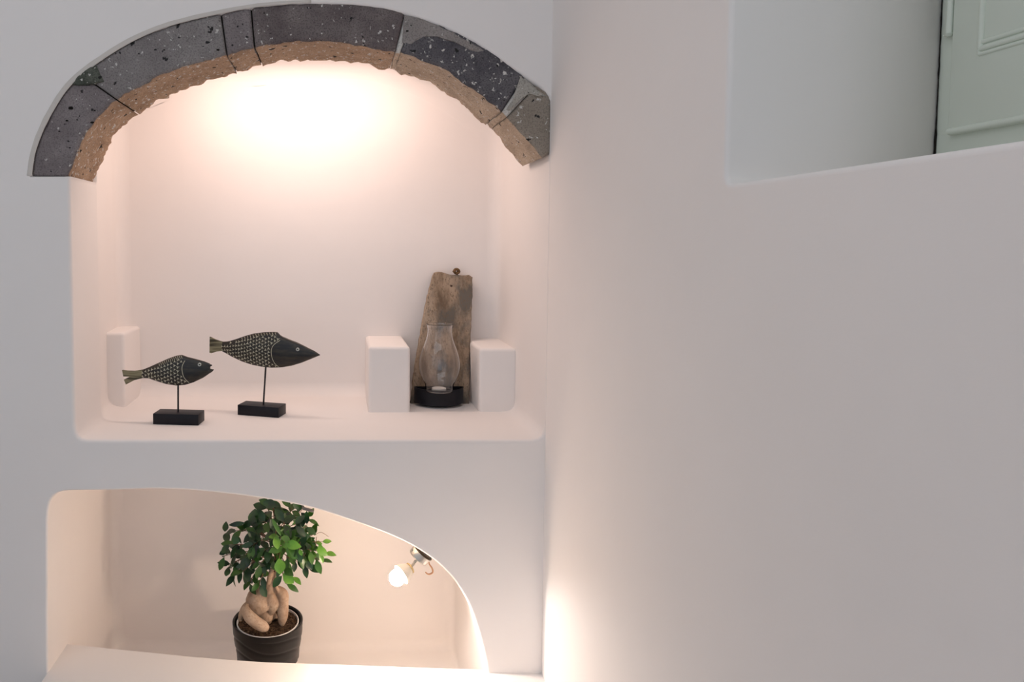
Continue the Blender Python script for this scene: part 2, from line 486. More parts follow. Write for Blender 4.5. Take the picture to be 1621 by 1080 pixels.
bmesh.ops.recalc_face_normals(bm, faces=bm.faces)
te = [e for e in bm.edges if all(abs(v.co.z-Z_PLAT) < 1e-6 for v in e.verts) and (all(v.co.y < -.4 for v in e.verts) or all(v.co.y > .015 for v in e.verts))]
bmesh.ops.bevel(bm, geom=te, offset=.006, segments=4, affect='EDGES', profile=.5)
bench = finish(bm, 'bench', M_plaster, smooth=35)
bench['label'] = 'white plastered built-in bench running into the lower niche'; bench['category'] = 'bench'

# ------------------------------------------------------------------ plaster blocks on the shelf
def block(x0, x1, yf_, zt_, label, lean=0.0):
    bm = bmesh.new()
    cx, wx = (x0+x1)/2, x1-x0; dy = YB+.004-yf_
    box(bm, (cx, yf_+dy/2, (Z_SHELF-.02+zt_)/2), (wx, dy, zt_-Z_SHELF+.02), .009, seg=5)
    for v in bm.verts:
        n = noise.noise(v.co*14)*.0015; v.co.x += n; v.co.y += n
        v.co.z = max(v.co.z, Z_SHELF-.0005)
    bmesh.ops.recalc_face_normals(bm, faces=bm.faces)
    o = finish(bm, 'plaster_block', M_plaster, smooth=60)
    o['label'] = label; o['category'] = 'block'; o['group'] = 'plaster blocks on the niche shelf'
    return o
a = Pz(583, 653, Z_SHELF); b2 = Pz(649, 653, Z_SHELF)
block(a.x, b2.x, a.y, P(600, 549, a.y).z, 'free-standing white plaster block left of the candle sconce on the shelf')
c = Pz(758, 652, Z_SHELF)
block(c.x, xr+.004, c.y, P(780, 552, c.y).z, 'white plaster block right of the sconce, joined to the right niche side')
d = Pz(198, 645, Z_SHELF)
block(d.x-.12, d.x, d.y, P(185, 527, d.y).z, 'shaded plaster block in left back corner of the shelf, behind the smaller fish')

# ------------------------------------------------------------------ stone arch
arch = thing('stone_arch', tuple(P(450, 40, 0.0)), 'rough grey volcanic stone arch over the upper niche', 'arch')
def poly(pts, n=240):
    return spline([q(*p) for p in pts], n)
OC, IC = poly(OUT+[(865, 200), (864, 249)] if False else OUT), poly(INN)
def on(curve, px=None, py=None):
    """parameter on a curve nearest a pixel"""
    t = q(px, py); return min(range(len(curve)), key=lambda i: (curve[i]-t).length)/(len(curve)-1)
def ev(curve, t):
    t = max(0, min(1, t))*(len(curve)-1); i = min(int(t), len(curve)-2); return curve[i].lerp(curve[i+1], t-i)
def voussoir(o0, o1, i0, i1, m_face, m_under, name='voussoir', gap=.0016, yfront=.003, depth=.160, seed=0, rough=.0035, v0=0.0, v1=1.0, extra=None):
    """o0,o1 parameters on outer curve, i0,i1 on inner curve"""
    ncur = 6
    L = (ev(OC, o1)-ev(OC, o0)).length if not extra else .16
    nu = max(5, int(L/.007)); nv = 10; nw = 16
    bm = bmesh.new(); cache = {}
    def pos(a, b, c):                    # a along, b across (0 outer, 1 inner), c depth
        u, v, w_ = a/nu, b/nv, c/nw
        e = gap/max(L, .01)
        uu = e+(1-2*e)*u
        po = ev(OC, o0+(o1-o0)*uu); pi = ev(IC, i0+(i1-i0)*uu)
        if extra: po, pi = extra(uu, po, pi)
        p = po.lerp(pi, v0+(v1-v0)*v)
        y = yfront+depth*w_
        V = Vector((p.x, y, p.y))
        # outer part sits behind the plaster lip; round the arrises a little
        k = 0
        cx = min(u, 1-u)*L; 
        rr = .0028
        ny = max(0, 1-(y-yfront)/.005)
        if cx < .005: V.y += (1-cx/.005)*rr*ny
        if (1-v)*.08 < .006 and ny > 0: V.y += rr*.9
        ns = noise.noise(V*45+Vector((seed, 0, 0)))*rough + noise.noise(V*140+Vector((0, seed, 0)))*rough*.45
        big = noise.noise(V*16+Vector((0, 0, seed)))*rough*.9
        di = (pi-po).normalized()
        if b == nv:                      # hewn underside
            s = 1.0+.7*w_
            V.x += di.x*(ns*s+big); V.z += di.y*(ns*s+big)
            st = noise.noise(Vector((V.x*60+V.z*60, y*18, seed)))*.0022; V.x += di.x*st; V.z += di.y*st
        elif c == 0: V.y += ns*.5
        if c == nw: V.y += ns*1.4
        if b == 0: V.x -= di.x*.001; V.z -= di.y*.001
        V.x = min(V.x, X_R-.001)
        return V
    def vert(a, b, c):
        key = (a, b, c)
        if key not in cache: cache[key] = bm.verts.new(pos(a, b, c))
        return cache[key]
    def quad(k1, k2, k3, k4, mi):
        f = bm.faces.new([vert(*k) for k in (k1, k2, k3, k4)]); f.material_index = mi
    for a in range(nu):
        for b in range(nv):
            quad((a, b, 0), (a+1, b, 0), (a+1, b+1, 0), (a, b+1, 0), 0)
            quad((a, b, nw), (a+1, b, nw), (a+1, b+1, nw), (a, b+1, nw), 1)
        for c_ in range(nw):
            quad((a, 0, c_), (a+1, 0, c_), (a+1, 0, c_+1), (a, 0, c_+1), 0)
            quad((a, nv, c_), (a+1, nv, c_), (a+1, nv, c_+1), (a, nv, c_+1), 1)
    for a in (0, nu):
        for b in range(nv):
            for c_ in range(nw): quad((a, b, c_), (a, b+1, c_), (a, b+1, c_+1), (a, b, c_+1), 0)
    o = finish(bm, name, [m_face, m_under], arch, smooth=True)
    return o
oj1, ij1 = on(OC, 130, 118), on(IC, 184, 157)
oj2, ij2 = on(OC, 350, 22), on(IC, 358, 87)
oj3, ij3 = on(OC, 396, 14), on(IC, 402, 74)
oj4, ij4 = on(OC, 640, 22), on(IC, 626, 80)
oj4b, ij4b = on(OC, 656, 27), on(IC, 634, 83)
oj5, ij5 = on(OC, 832, 125), on(IC, 795, 178)
oj5b, ij5b = on(OC, 846, 137), on(IC, 803, 185)
voussoir(0, oj1, 0, ij1, M_st[0], M_hewn_warmlit[0], seed=1)
voussoir(oj1, oj2, ij1, ij2, M_st[1], M_hewn_warmlit[0], seed=2)
voussoir(oj2, oj3, ij2, ij3, M_st[0], M_hewn_warmlit[0], seed=3, gap=.0022)
voussoir(oj3, oj4, ij3, ij4, M_st[2], M_hewn_warmlit[0], seed=4, gap=.0012)
voussoir(oj4b, oj5, ij4b, ij5, M_st[3], M_hewn_warmlit[1], seed=5, rough=.0042)
voussoir(oj4, oj4b, ij4, ij4b, M_mortar, M_hewn_warmlit[1], name='mortar_joint', seed=6, gap=.0002, yfront=.006, depth=.15)
voussoir(oj5, oj5b, ij5, ij5b, M_mortar, M_hewn_warmlit[1], name='mortar_joint', seed=7, gap=.0002, yfront=.005, depth=.15)
def endx(u, po, pi):                     # last stone: outer edge drops vertically along the right wall
    corner = Vector((X_R-.001, q(0, 150).y)); foot = Vector((X_R-.001, q(0, 246).y))
    a = ev(OC, oj5b)
    if u < .5: po = a.lerp(corner, u*2)
    else: po = corner.lerp(foot, (u-.5)*2)
    return po, pi
voussoir(oj5b, 1, ij5b, 1, M_st[4], M_hewn_warmlit[1], seed=8, extra=endx, rough=.002)
# green-grey rubble wedged between the first two stones, and loose mortar along the outer rim on the right
def chip(pts, m, name, yf_, th, seed, cell=.004, amp=.003):
    bm = bmesh.new()
    lp = resample([q(*p) for p in pts], cell)
    lp = [p+Vector((noise.noise(Vector((p.x*120, p.y*120, seed))), noise.noise(Vector((p.x*120, p.y*120, seed+9)))))*.0022 for p in lp]
    fr = [bm.verts.new((p.x, yf_+.002, p.y)) for p in lp]
    cen = sum(lp, Vector((0, 0)))/len(lp)
    f2_ = [bm.verts.new((p.x+(cen.x-p.x)*.15, yf_-.001+noise.noise(Vector((p.x*90, p.y*90, seed)))*amp, p.y+(cen.y-p.y)*.15)) for p in lp]
    bk_ = [bm.verts.new((p.x, yf_+th, p.y)) for p in lp]
    n = len(lp)
    for i in range(n):
        bm.faces.new((fr[i-1], fr[i], f2_[i], f2_[i-1])); bm.faces.new((fr[i-1], bk_[i-1], bk_[i], fr[i]))
    cf = bm.faces.new(f2_); bmesh.ops.triangulate(bm, faces=[cf]); bm.faces.new(bk_)
    return finish(bm, name, m, arch, smooth=50)
chip([(112, 134), (120, 122), (142, 105), (153, 104), (158, 118), (164, 129), (150, 133), (128, 135)], M_moss, 'rubble_wedge', -.0005, .02, 3)
chip([(640, 24), (660, 26), (700, 42), (745, 66), (768, 80), (752, 82), (720, 66), (690, 58), (660, 58), (646, 70), (636, 66)], M_mortar if False else stone_mat('grey_lime_mortar', (.25, .225, .215), (.34, .31, .295)), 'mortar_patch', .0015, .02, 5)
chip([(822, 118), (848, 138), (866, 152), (856, 153), (838, 148), (822, 160), (806, 176), (802, 172), (818, 150), (824, 136)], stone_mat('olive_lime_mortar', (.37, .35, .31), (.46, .44, .40)), 'mortar_patch', .0012, .02, 8)
# cream plaster lip that laps the outer edge of the stones on the left and top
bm = bmesh.new()
lipo = [ev(OC, .66*k/120) for k in range(121)]
lv = []
for k, p in enumerate(lipo):
    t_ = (lipo[min(k+1, 120)]-lipo[max(k-1, 0)]).normalized(); nn = Vector((-t_.y, t_.x))
    p = p+nn*.0046; r_ = .0056*(1-.45*max(0, k/120-.45)/.55)
    lv.append((Vector((p.x, -.0005, p.y)), r_*(1+.12*noise.noise(Vector((p.x*40, p.y*40, 2))))))
tube(bm, [v for v, r_ in lv], [r_ for v, r_ in lv], 18)
for v in bm.verts: v.co.y = -.0002+(v.co.y+.0005)*.26
finish(bm, 'plaster_lip', plaster('cream_plaster', (.62, .58, .54)), arch)
# pits in the first stone
for px, py, r in ((112, 171, .0040), (106, 191, .0022), (150, 175, .0018), (345, 79, .0028), (260, 79, .0018), (94, 208, .0018), (648, 50, .0052), (653, 48, .004), (146, 194, .003)):
    bm = bmesh.new(); v = P(px, py, .0022); g = bmesh.ops.create_icosphere(bm, subdivisions=2, radius=r)
    for x in g['verts']:
        x.co *= 1+.35*noise.noise(x.co*500+Vector((px, 0, 0))); x.co = Vector((x.co.x*1.25, x.co.y*.35, x.co.z*.8))+v
    finish(bm, 'pit', M_crevice, arch)
# dark mortar bed behind the joints
def bed(o_, i_, wid):
    bm = bmesh.new()
    a, b_ = ev(OC, o_), ev(IC, i_); n = 14
    dx = wid
    for side in (0,):
        pass
    vs = []
    for k in range(n+1):
        p = a.lerp(b_, .02+.93*k/n); vs.append(p)
    rows = []
    for p in vs:
        rows.append([bm.verts.new((p.x+sx*dx, y, p.y)) for sx, y in ((-1, .009), (1, .009), (1, .15), (-1, .15))])
    for r0, r1 in zip(rows, rows[1:]):
        for k in range(4): bm.faces.new((r0[k], r0[(k+1) % 4], r1[(k+1) % 4], r1[k]))
    bm.faces.new(rows[0]); bm.faces.new(rows[-1])
    finish(bm, 'mortar_joint', M_crevice, arch, smooth=False)
bed(oj1, ij1, .004); bed(oj2, ij2, .004); bed(oj3, ij3, .004)

# ------------------------------------------------------------------ carved fish on stands
def carved_fish(foot_px, corner_px, rot, top, bot, tail, gill, eye, name_label, pole_px, scale_rows, dors, mouth=None):
    """top/bot: pixel outlines of the body; everything in the plane of the stand"""
    fl = Pz(*corner_px[0], Z_SHELF); fr = Pz(*corner_px[1], Z_SHELF)
    dirv = (fr-fl); dirv.z = 0; W = dirv.length; dirv.normalize(); nrm = Vector((-dirv.y, dirv.x, 0))   # nrm points away from camera
    DP = .050; cen = (fl+fr)/2+nrm*DP/2
    ang = math.atan2(dirv.y, dirv.x)
    t = thing('fish_sculpture', tuple(cen), name_label, 'sculpture', 'carved fish on stands in the upper niche', ang)
    Hb = P(*corner_px[2], fl.y).z-Z_SHELF
    bm = bmesh.new(); box(bm, (0, 0, Hb/2), (W, DP, Hb), .0012); local(finish(bm, 'base', M_black, t, smooth=30), t)
    def L(px, py):                       # pixel -> local (x, z) in the fish plane
        d = ray(px, py); k = (cen-CAM).dot(nrm)/d.dot(nrm); v = CAM+d*k-cen
        return Vector((v.dot(dirv), v.z))
    zb0 = min(L(*p).y for p in bot)
    bm = bmesh.new()
    a, b_ = L(*pole_px[0]), L(*pole_px[1])
    tube(bm, [(b_.x, 0, Hb-.001), (a.x, 0, a.y+.006)], .0022, 12)
    local(finish(bm, 'pole', M_blackrod, t, smooth=40), t)
    T = [L(*p) for p in top]; B = [L(*p) for p in bot]
    x0, x1 = T[0].x, max(T[-1].x, B[-1].x)
    def lin(C, x):
        if x <= C[0].x: return C[0].y
        for p, r in zip(C, C[1:]):
            if x <= r.x: return p.y+(r.y-p.y)*(x-p.x)/max(1e-6, r.x-p.x)
        return C[-1].y
    TS = [Vector((p.x, p.y)) for p in T]; BS = [Vector((p.x, p.y)) for p in B]
    TH = .0105
    def thick(x):
        u = (x-x0)/(x1-x0); return TH*max(.10, (math.sin(math.pi*min(1, max(0, u*.93+.03)))**.6))
    bm = bmesh.new(); N = 46; S = 24; ringsv = []
    for i in range(N+1):
        x = x0+(x1-x0)*i/N; zt_, zb_ = lin(TS, x), lin(BS, x)
        if zt_-zb_ < .0008: zt_ = zb_+.0008
        hz = (zt_-zb_)/2; zc = (zt_+zb_)/2; th = min(thick(x), hz*1.2)
        ringsv.append([bm.verts.new((x, th*math.sin(2*math.pi*k/S)*abs(math.sin(2*math.pi*k/S))**.15, zc+hz*math.cos(2*math.pi*k/S))) for k in range(S)])
    for r0, r1 in zip(ringsv, ringsv[1:]):
        for k in range(S): bm.faces.new((r0[k], r0[(k+1) % S], r1[(k+1) % S], r1[k]))
    bm.faces.new(ringsv[0]); bm.faces.new(ringsv[-1])
    def surf(x, z):                      # y of the near surface
        zt_, zb_ = lin(TS, x), lin(BS, x); hz = max((zt_-zb_)/2, .0005); zc = (zt_+zb_)/2; th = min(thick(x), hz*1.2)
        c_ = max(-1, min(1, (z-zc)/hz)); s = math.sqrt(max(0, 1-c_*c_)); return -th*s*s**.15
    def patch(pts):                      # flat inlay polygon wrapped on both faces
        for sg in (1, -1):
            vs = [bm.verts.new((p[0], (surf(*p)-.0005)*sg, p[1])) for p in pts]
            cx = sum(p[0] for p in pts)/len(pts); cz = sum(p[1] for p in pts)/len(pts)
            cv = bm.verts.new((cx, (surf(cx, cz)-.0009)*sg, cz))
            for i in range(len(vs)):
                f = bm.faces.new((vs[i-1], vs[i], cv)); f.material_index = 1
    rnd = random.Random(int(W*1e5))
    gl = [L(*p) for p in gill]
    def gx(z):
        gs = sorted(gl, key=lambda p: p.y)
        return lin([Vector((p.y, p.x)) for p in gs], z)
    # scales: little three-pointed darts in staggered rows
    sx, sz = .0100, .0088; j = 0
    x = x0+.004
    while x < x1:
        zt_, zb_ = lin(TS, x), lin(BS, x); m_ = .004 if x < (x0+x1)*.5-.03 else .0045
        z = zb_+m_+(.5*sz if j % 2 else 0); z = zb_+m_+((j*.5) % 1)*sz
        while z < zt_-m_-(.0035 if x > x0+.03 else 0):
            if x < gx(z)-.005:
                r = .0043*rnd.uniform(.85, 1.12); a0 = math.pi*(.62+rnd.uniform(-.18, .18)); pts = []
                for k in range(6):
                    rr = r if k % 2 == 0 else r*.34
                    pts.append((x+rnd.uniform(-.0005, .0005)+rr*math.cos(a0+k*math.pi/3), z+rr*math.sin(a0+k*math.pi/3)))
                patch(pts)
            z += sz*rnd.uniform(.95, 1.05)
        x += sx*.80; j += 1
    # gill line
    gsm = spline([(p.x, p.y) for p in gl], 16)
    for p0, p1 in zip(gsm, gsm[1:]):
        d_ = (p1-p0).normalized(); n_ = Vector((-d_.y, d_.x))*.00075
        patch([tuple(p0+n_), tuple(p0-n_), tuple(p1-n_), tuple(p1+n_)])
    # dorsal ticks
    dl = [L(*p) for p in dors]; n = 13
    for k in range(n):
        u = k/(n-1); p = dl[0].lerp(dl[1], u); z = lin(TS, p.x)-.0012
        patch([(p.x, z), (p.x+.0017, z), (p.x+.0050, z-.0062), (p.x+.0040, z-.0062)])
    if mouth:                            # parted lips
        for (pa, pb, ra) in mouth:
            A_, B2 = L(*pa), L(*pb)
            rr = tube(bm, [(A_.x, 0, A_.y), (A_.x*.4+B2.x*.6, 0, A_.y*.4+B2.y*.6), (B2.x, 0, B2.y)], [ra*.0014, ra*.0009, .0003], 14)
    body = local(finish(bm, 'body', [M_fish, M_inlay], t, smooth=50, recalc=True), t)
    # eye
    e = L(*eye); bm = bmesh.new()
    for sg in (1, -1):
        ye = surf(e.x, e.y)*sg
        pr = [(.0018, 0), (.0020, .0018), (.0030, .0022), (.0040, .0014), (.0042, -.0010)]
        ring = []
        for r, h in pr: ring.append([bm.verts.new((e.x+r*math.cos(a_), ye-sg*h, e.y+r*math.sin(a_))) for a_ in [2*math.pi*k/18 for k in range(18)]])
        for r0, r1 in zip(ring, ring[1:]):
            for k in range(18): bm.faces.new((r0[k], r0[(k+1) % 18], r1[(k+1) % 18], r1[k]))
    eo = local(finish(bm, 'eye', mat('pale_eye_ring', (.50, .52, .48), .4), t), t); eo['label'] = 'pale ring eye'
    # tail
    tl = [L(*p) for p in tail]; bm = bmesh.new()
    fv = [bm.verts.new((p.x, -.0028, p.y)) for p in tl]; bv = [bm.verts.new((p.x, .0028, p.y)) for p in tl]
    f = bm.faces.new(fv); g = bm.faces.new(bv)
    for i in range(len(fv)): bm.faces.new((fv[i-1], fv[i], bv[i], bv[i-1]))
    bmesh.ops.triangulate(bm, faces=[f, g])
    to = local(finish(bm, 'tail', M_tail, t, smooth=False), t); to['label'] = 'olive striped tail fin'
    return t
z1 = lambda x, y: (180+x/6, 510+y/6)
carved_fish(None, [(242, 672), (314, 674), (242, 655)], 0,
    [z1(*p) for p in ((262, 457), (330, 430), (430, 385), (520, 345), (600, 318), (650, 311), (700, 330), (780, 350), (860, 372), (900, 388), (916, 396))],
    [z1(*p) for p in ((262, 532), (330, 535), (400, 560), (500, 590), (600, 604), (680, 597), (760, 572), (850, 530), (895, 499), (916, 483))],
    [z1(*p) for p in ((83, 455), (130, 461), (200, 463), (275, 452), (275, 532), (200, 550), (120, 592), (100, 545), (155, 518), (95, 515))],
    [z1(*p) for p in ((685, 362), (664, 410), (664, 460), (680, 520), (722, 575))], z1(822, 400),
    'smaller black carved fish with open mouth and forked tail, on the left stand', [(282, 611), (282, 656)], None,
    [z1(430, 380), z1(640, 318)], mouth=[(z1(908, 413), z1(937, 409), 2.6), (z1(900, 468), z1(952, 452), 4.2)])
z2 = lambda x, y: (320+x/6.355, 510+y/6.355)
carved_fish(None, [(376, 657), (441, 662), (376, 641)], 0,
    [z2(*p) for p in ((190, 198), (260, 195), (330, 175), (430, 140), (520, 115), (620, 102), (700, 99), (760, 100), (790, 135), (870, 170), (960, 205), (1050, 250), (1130, 290), (1185, 328))],
    [z2(*p) for p in ((190, 288), (240, 315), (300, 350), (400, 397), (500, 430), (600, 450), (700, 460), (800, 456), (900, 440), (1000, 410), (1100, 370), (1185, 334))],
    [z2(*p) for p in ((80, 148), (140, 177), (205, 198), (205, 290), (150, 295), (100, 312), (78, 308))],
    [z2(*p) for p in ((795, 180), (735, 225), (712, 280), (718, 350), (740, 410), (775, 450))], z2(972, 271),
    'larger black carved fish with pointed snout and narrow tail, on the taller stand', [(421, 580), (417, 636)], None,
    [z2(400, 160), z2(735, 105)])

# ------------------------------------------------------------------ candle sconce
yb_ = .352
ft = Pz(700, 641, Z_SHELF); 
sconce = thing('candle_sconce', (ft.x, .35, Z_SHELF), 'weathered wooden board sconce with glass chimney leaning between two plaster blocks', 'sconce')
# board leans back: plane through base line y=yb_ at shelf and y=.438 at top
ztop = P(715, 432, .44).z
lean = (.440-yb_)/(ztop-Z_SHELF)
nb = Vector((0, 1, -lean)).normalized()
def PB(px, py, off=0):
    d = ray(px, py); o_ = Vector((0, yb_, Z_SHELF)); k = (o_-CAM).dot(nb)/d.dot(nb); return CAM+d*k+nb*off
bl = [(650, 641), (654, 600), (660, 560), (667, 520), (674, 482), (680, 455), (687, 431), (694, 430), (703, 431), (712, 435), (722, 434), (731, 436), (742, 435), (748, 439),
      (748, 470), (746, 510), (744, 560), (743, 600), (743, 641)]
lp = resample([Vector(p) for p in bl], 4)
bm = bmesh.new()
def wob(p, s): return Vector((p.x+noise.noise(Vector((p.x*.12, p.y*.12, s)))*1.3, min(641, p.y+noise.noise(Vector((p.x*.12, p.y*.12, s+5)))*1.2)))
lp = [wob(p, 1) for p in lp]
cen2 = Vector((700, 540))
r0 = [bm.verts.new(PB(p.x, p.y, .003)) for p in lp]
ins = [p+(cen2-p).normalized()*1.8 for p in lp]
r1 = [bm.verts.new(PB(p.x, p.y, 0)) for p in ins]
r2 = [bm.verts.new(PB(p.x, p.y, .020)) for p in lp]
n = len(lp)
for i in range(n):
    bm.faces.new((r0[i-1], r0[i], r1[i], r1[i-1])); bm.faces.new((r0[i-1], r0[i], r2[i], r2[i-1]))
f = bm.faces.new(r1); bmesh.ops.triangulate(bm, faces=[f]); bm.faces.new(r2)
board = finish(bm, 'board', M_wood, sconce, smooth=40)
# nail hole and knots
for px, py, r in ((714.5, 453, .0034), (716, 518, .0026)):
    bm = bmesh.new(); v = PB(px, py, 0); g = bmesh.ops.create_icosphere(bm, subdivisions=2, radius=r)
    for x in g['verts']: x.co = Vector((x.co.x, x.co.y*.25, x.co.z))+v
    finish(bm, 'nail_hole', M_hole, board)
# knotted rope
bm = bmesh.new()
kc = PB(723, 429, .004); pts = []
for k in range(46):
    a_ = k/45*math.pi*5.2; pts.append(kc+Vector((.0056*math.cos(a_)*(1+.3*math.sin(a_*.6)), .0050*math.sin(a_*1.5), .0056*math.sin(a_))))
tube(bm, pts, .0034, 8)
tube(bm, [kc+Vector((.001, 0, -.004)), kc+Vector((.002, .004, -.011))], .0030, 8)
tube(bm, [kc+Vector((-.003, 0, 0)), kc+Vector((-.008, -.001, .0015)), kc+Vector((-.011, -.001, -.001))], [.0022, .002, .0012], 8)
finish(bm, 'rope_knot', M_rope, sconce)
# black candle tray: half-round trough
tc_ = Vector((P(695, 630, .338).x, .338, Z_SHELF+.004)); tr = P(734, 630, .338).x-tc_.x
bm = bmesh.new(); nseg = 28
zt2 = P(695, 613, .338).z; 
def arcpts(r, z): return [Vector((tc_.x+r*math.cos(math.pi+math.pi*k/nseg), tc_.y+.008+(r*.86)*math.sin(math.pi+math.pi*k/nseg), z)) for k in range(nseg+1)]
prof = [(tr*.86, tc_.z), (tr, tc_.z+.004), (tr, zt2), (tr*.95, zt2), (tr*.93, tc_.z+.012)]
rr_ = [[bm.verts.new(p) for p in arcpts(r, z)] for r, z in prof]
for a_, b_ in zip(rr_, rr_[1:]):
    for k in range(nseg): bm.faces.new((a_[k], a_[k+1], b_[k+1], b_[k]))
bm.faces.new(rr_[0]); bm.faces.new(rr_[-1])
bk2 = [bm.verts.new((tc_.x+sx*tr, tc_.y+.010, z)) for sx, z in ((-1, tc_.z), (1, tc_.z), (1, zt2), (-1, zt2))]
bm.faces.new(bk2)
finish(bm, 'candle_tray', M_black, sconce, smooth=35)
# tealight in the chimney
cc = Vector((P(695, 620, .312).x, .316, 0))
bm = bmesh.new(); lathe(bm, [(.0175, 0), (.0185, .001), (.0185, .0165), (.0178, .0168), (.0172, .0155), (.012, .0152)], 32, (cc.x, cc.y, zt2-.014), mats=[0, 0, 0, 1, 1])
for f in bm.faces:
    if len(f.verts) > 8: f.material_index = 1
finish(bm, 'tealight', [M_wax, M_wax], sconce, smooth=40)
bm = bmesh.new()
zt_g = P(695, 514, .305).z; zb_g = zt2-.004
def gz(py): return P(695, py, .305).z
def gr(w_): return w_/2/ (F/(.305+1.533))
gp = [(gr(44), zb_g), (gr(46), gz(609)), (gr(54), gz(601)), (gr(62), gz(590)), (gr(65), gz(578)), (gr(62), gz(565)), (gr(54), gz(552)), (gr(45), gz(540)), (gr(40), gz(530)), (gr(39), gz(522)), (gr(41), gz(516)), (gr(43), gz(513.5))]
gs = spline([(r, z) for r, z in gp], 40)
outer = [(p.x, p.y) for p in gs]; inner = [(p.x-.0013, p.y) for p in gs][::-1]
lathe(bm, outer+[(outer[-1][0]-.0006, outer[-1][1]+.0007)]+inner, 56, (cc.x, cc.y-.008, 0), closed=True)
finish(bm, 'glass_chimney', M_glass, sconce)

# ------------------------------------------------------------------ ficus in a black pot
PY = .262
pc = Vector((P(424, 990, PY).x, PY, zf))
rimz = P(424, 981, PY).z
ficus = thing('potted_ficus', tuple(pc), 'ginseng ficus bonsai with swollen roots in a black ribbed pot in the lower niche', 'plant')
s_ = 1/(F/(PY+1.533)*1.0)
bm = bmesh.new()
def pr(w_): return w_/2*s_
H = rimz-zf
zz = lambda py: P(424, py, PY).z-zf
rim_r = pr(114)
prof = [(.048, 0), (.052, .004), (pr(82), H-zz(0)+0 if False else H*.30), (pr(96), H*.50), (pr(106), H*.68), (pr(112), H*.84), (rim_r, H*.97), (rim_r*1.0, H), (rim_r-.002, H+.001), (rim_r-.005, H-.001)]
pp = spline(prof[1:8], 40); prof2 = [prof[0]]+[(p.x, p.y) for p in pp]+prof[8:]
inner = [(rim_r-.006, H-.02), (rim_r-.010, H*.5), (.04, H*.3)]
def groove(r, z, a_):
    if z > H*.93 or z < .01 or r < .05: return r
    ph = (z/.030+.9*math.sin(a_*1.0+.6)+.25*math.sin(3*a_)) % 1.0
    return r-.0016*math.exp(-((ph-.5)/.10)**2)
prof2r = resample([Vector(p) for p in prof2], .0022, False)
lathe(bm, [(p.x, p.y) for p in prof2r]+inner, 96, tuple(pc), fn=groove)
pot = finish(bm, 'pot', M_pot, ficus, smooth=50); pot['label'] = 'black glazed pot with swirling grooves'
# white inner nursery pot rim
bm = bmesh.new(); ri = pr(101)
lathe(bm, [(ri-.002, -.05), (ri, -.004), (ri, 0), (ri-.0025, .0008), (ri-.0032, -.003), (ri-.005, -.05)], 64, (pc.x, pc.y, rimz-.004), closed=True)
finish(bm, 'inner_pot', M_potin, ficus, smooth=50)['label'] = 'white rim of the inner pot'
# soil
bm = bmesh.new(); soil_z = rimz-.012
rings_ = []
for i in range(13):
    r = (ri-.003)*i/12
    if i == 0: rings_.append([bm.verts.new((pc.x, pc.y, soil_z+.003))]); continue
    rings_.append([bm.verts.new((pc.x+r*math.cos(a_), pc.y+r*math.sin(a_), soil_z+.003*noise.noise(Vector((r*150*math.cos(a_), r*150*math.sin(a_), 1)))+.003)) for a_ in [2*math.pi*k/64 for k in range(64)]])
for k in range(64): bm.faces.new((rings_[0][0], rings_[1][k], rings_[1][(k+1) % 64]))
for a_, b_ in zip(rings_[1:], rings_[2:]):
    for k in range(64): bm.faces.new((a_[k], a_[(k+1) % 64], b_[(k+1) % 64], b_[k]))
rs = random.Random(3)
for k in range(190):                     # bark chips and perlite
    a_, r = rs.uniform(0, 6.28), (ri-.008)*math.sqrt(rs.random())
    g = bmesh.ops.create_icosphere(bm, subdivisions=1, radius=rs.uniform(.0012, .0032))
    e = Matrix.Rotation(rs.uniform(0, 3), 3, 'Z') @ Matrix.Rotation(rs.uniform(-.6, .6), 3, 'X')
    for v in g['verts']: v.co = e @ Vector((v.co.x*rs.uniform(1, 1.1)*1.5, v.co.y*.8, v.co.z*.6))+Vector((pc.x+r*math.cos(a_), pc.y+r*math.sin(a_), soil_z+.006))
finish(bm, 'soil', M_soil, ficus, smooth=False)
# trunk and tuberous roots: tapering tubes fused by remeshing
bm = bmesh.new()
def chain(pts, n=26, seg=20):
    """pts: (px, py, y, radius_px)"""
    V = []
    for px, py, y, r in pts:
        v = P(px, py, y); V.append(Vector((v.x, v.y, v.z, r*s_)))
    s = spline([tuple(v) for v in V], n)
    tube(bm, [Vector((v[0], v[1], v[2])) for v in s], [max(.0006, v[3]) for v in s], seg)
chain([(432, 905, PY, 5), (430, 918, PY, 6), (427, 928, PY, 10), (420, 940, PY+.006, 18), (414, 950, PY+.006, 25.5), (415, 959, PY+.004, 24), (420, 969, PY+.002, 17), (424, 980, PY-.010, 9), (425, 986, PY, 3)])
chain([(428, 940, PY-.006, 8), (431, 955, PY-.010, 11), (428, 970, PY-.008, 7)])
chain([(390, 958, PY-.020, 3), (389, 965, PY-.040, 6.5), (393, 974, PY-.058, 9), (401, 982, PY-.068, 9.5), (411, 989, PY-.072, 9), (419, 993, PY-.072, 8), (425, 995, PY-.070, 4)])
chain([(434, 932, PY, 5), (442, 935, PY-.004, 7), (448, 942, PY-.008, 9), (449, 955, PY-.010, 8), (448, 968, PY-.012, 9), (447, 980, PY-.012, 8), (446, 990, PY-.012, 4)])
chain([(398, 952, PY+.015, 5), (388, 962, PY+.014, 6), (382, 974, PY+.012, 5), (380, 984, PY+.01, 3)])
chain([(430, 975, PY+.02, 8), (436, 985, PY+.03, 6), (440, 996, PY+.03, 4)])
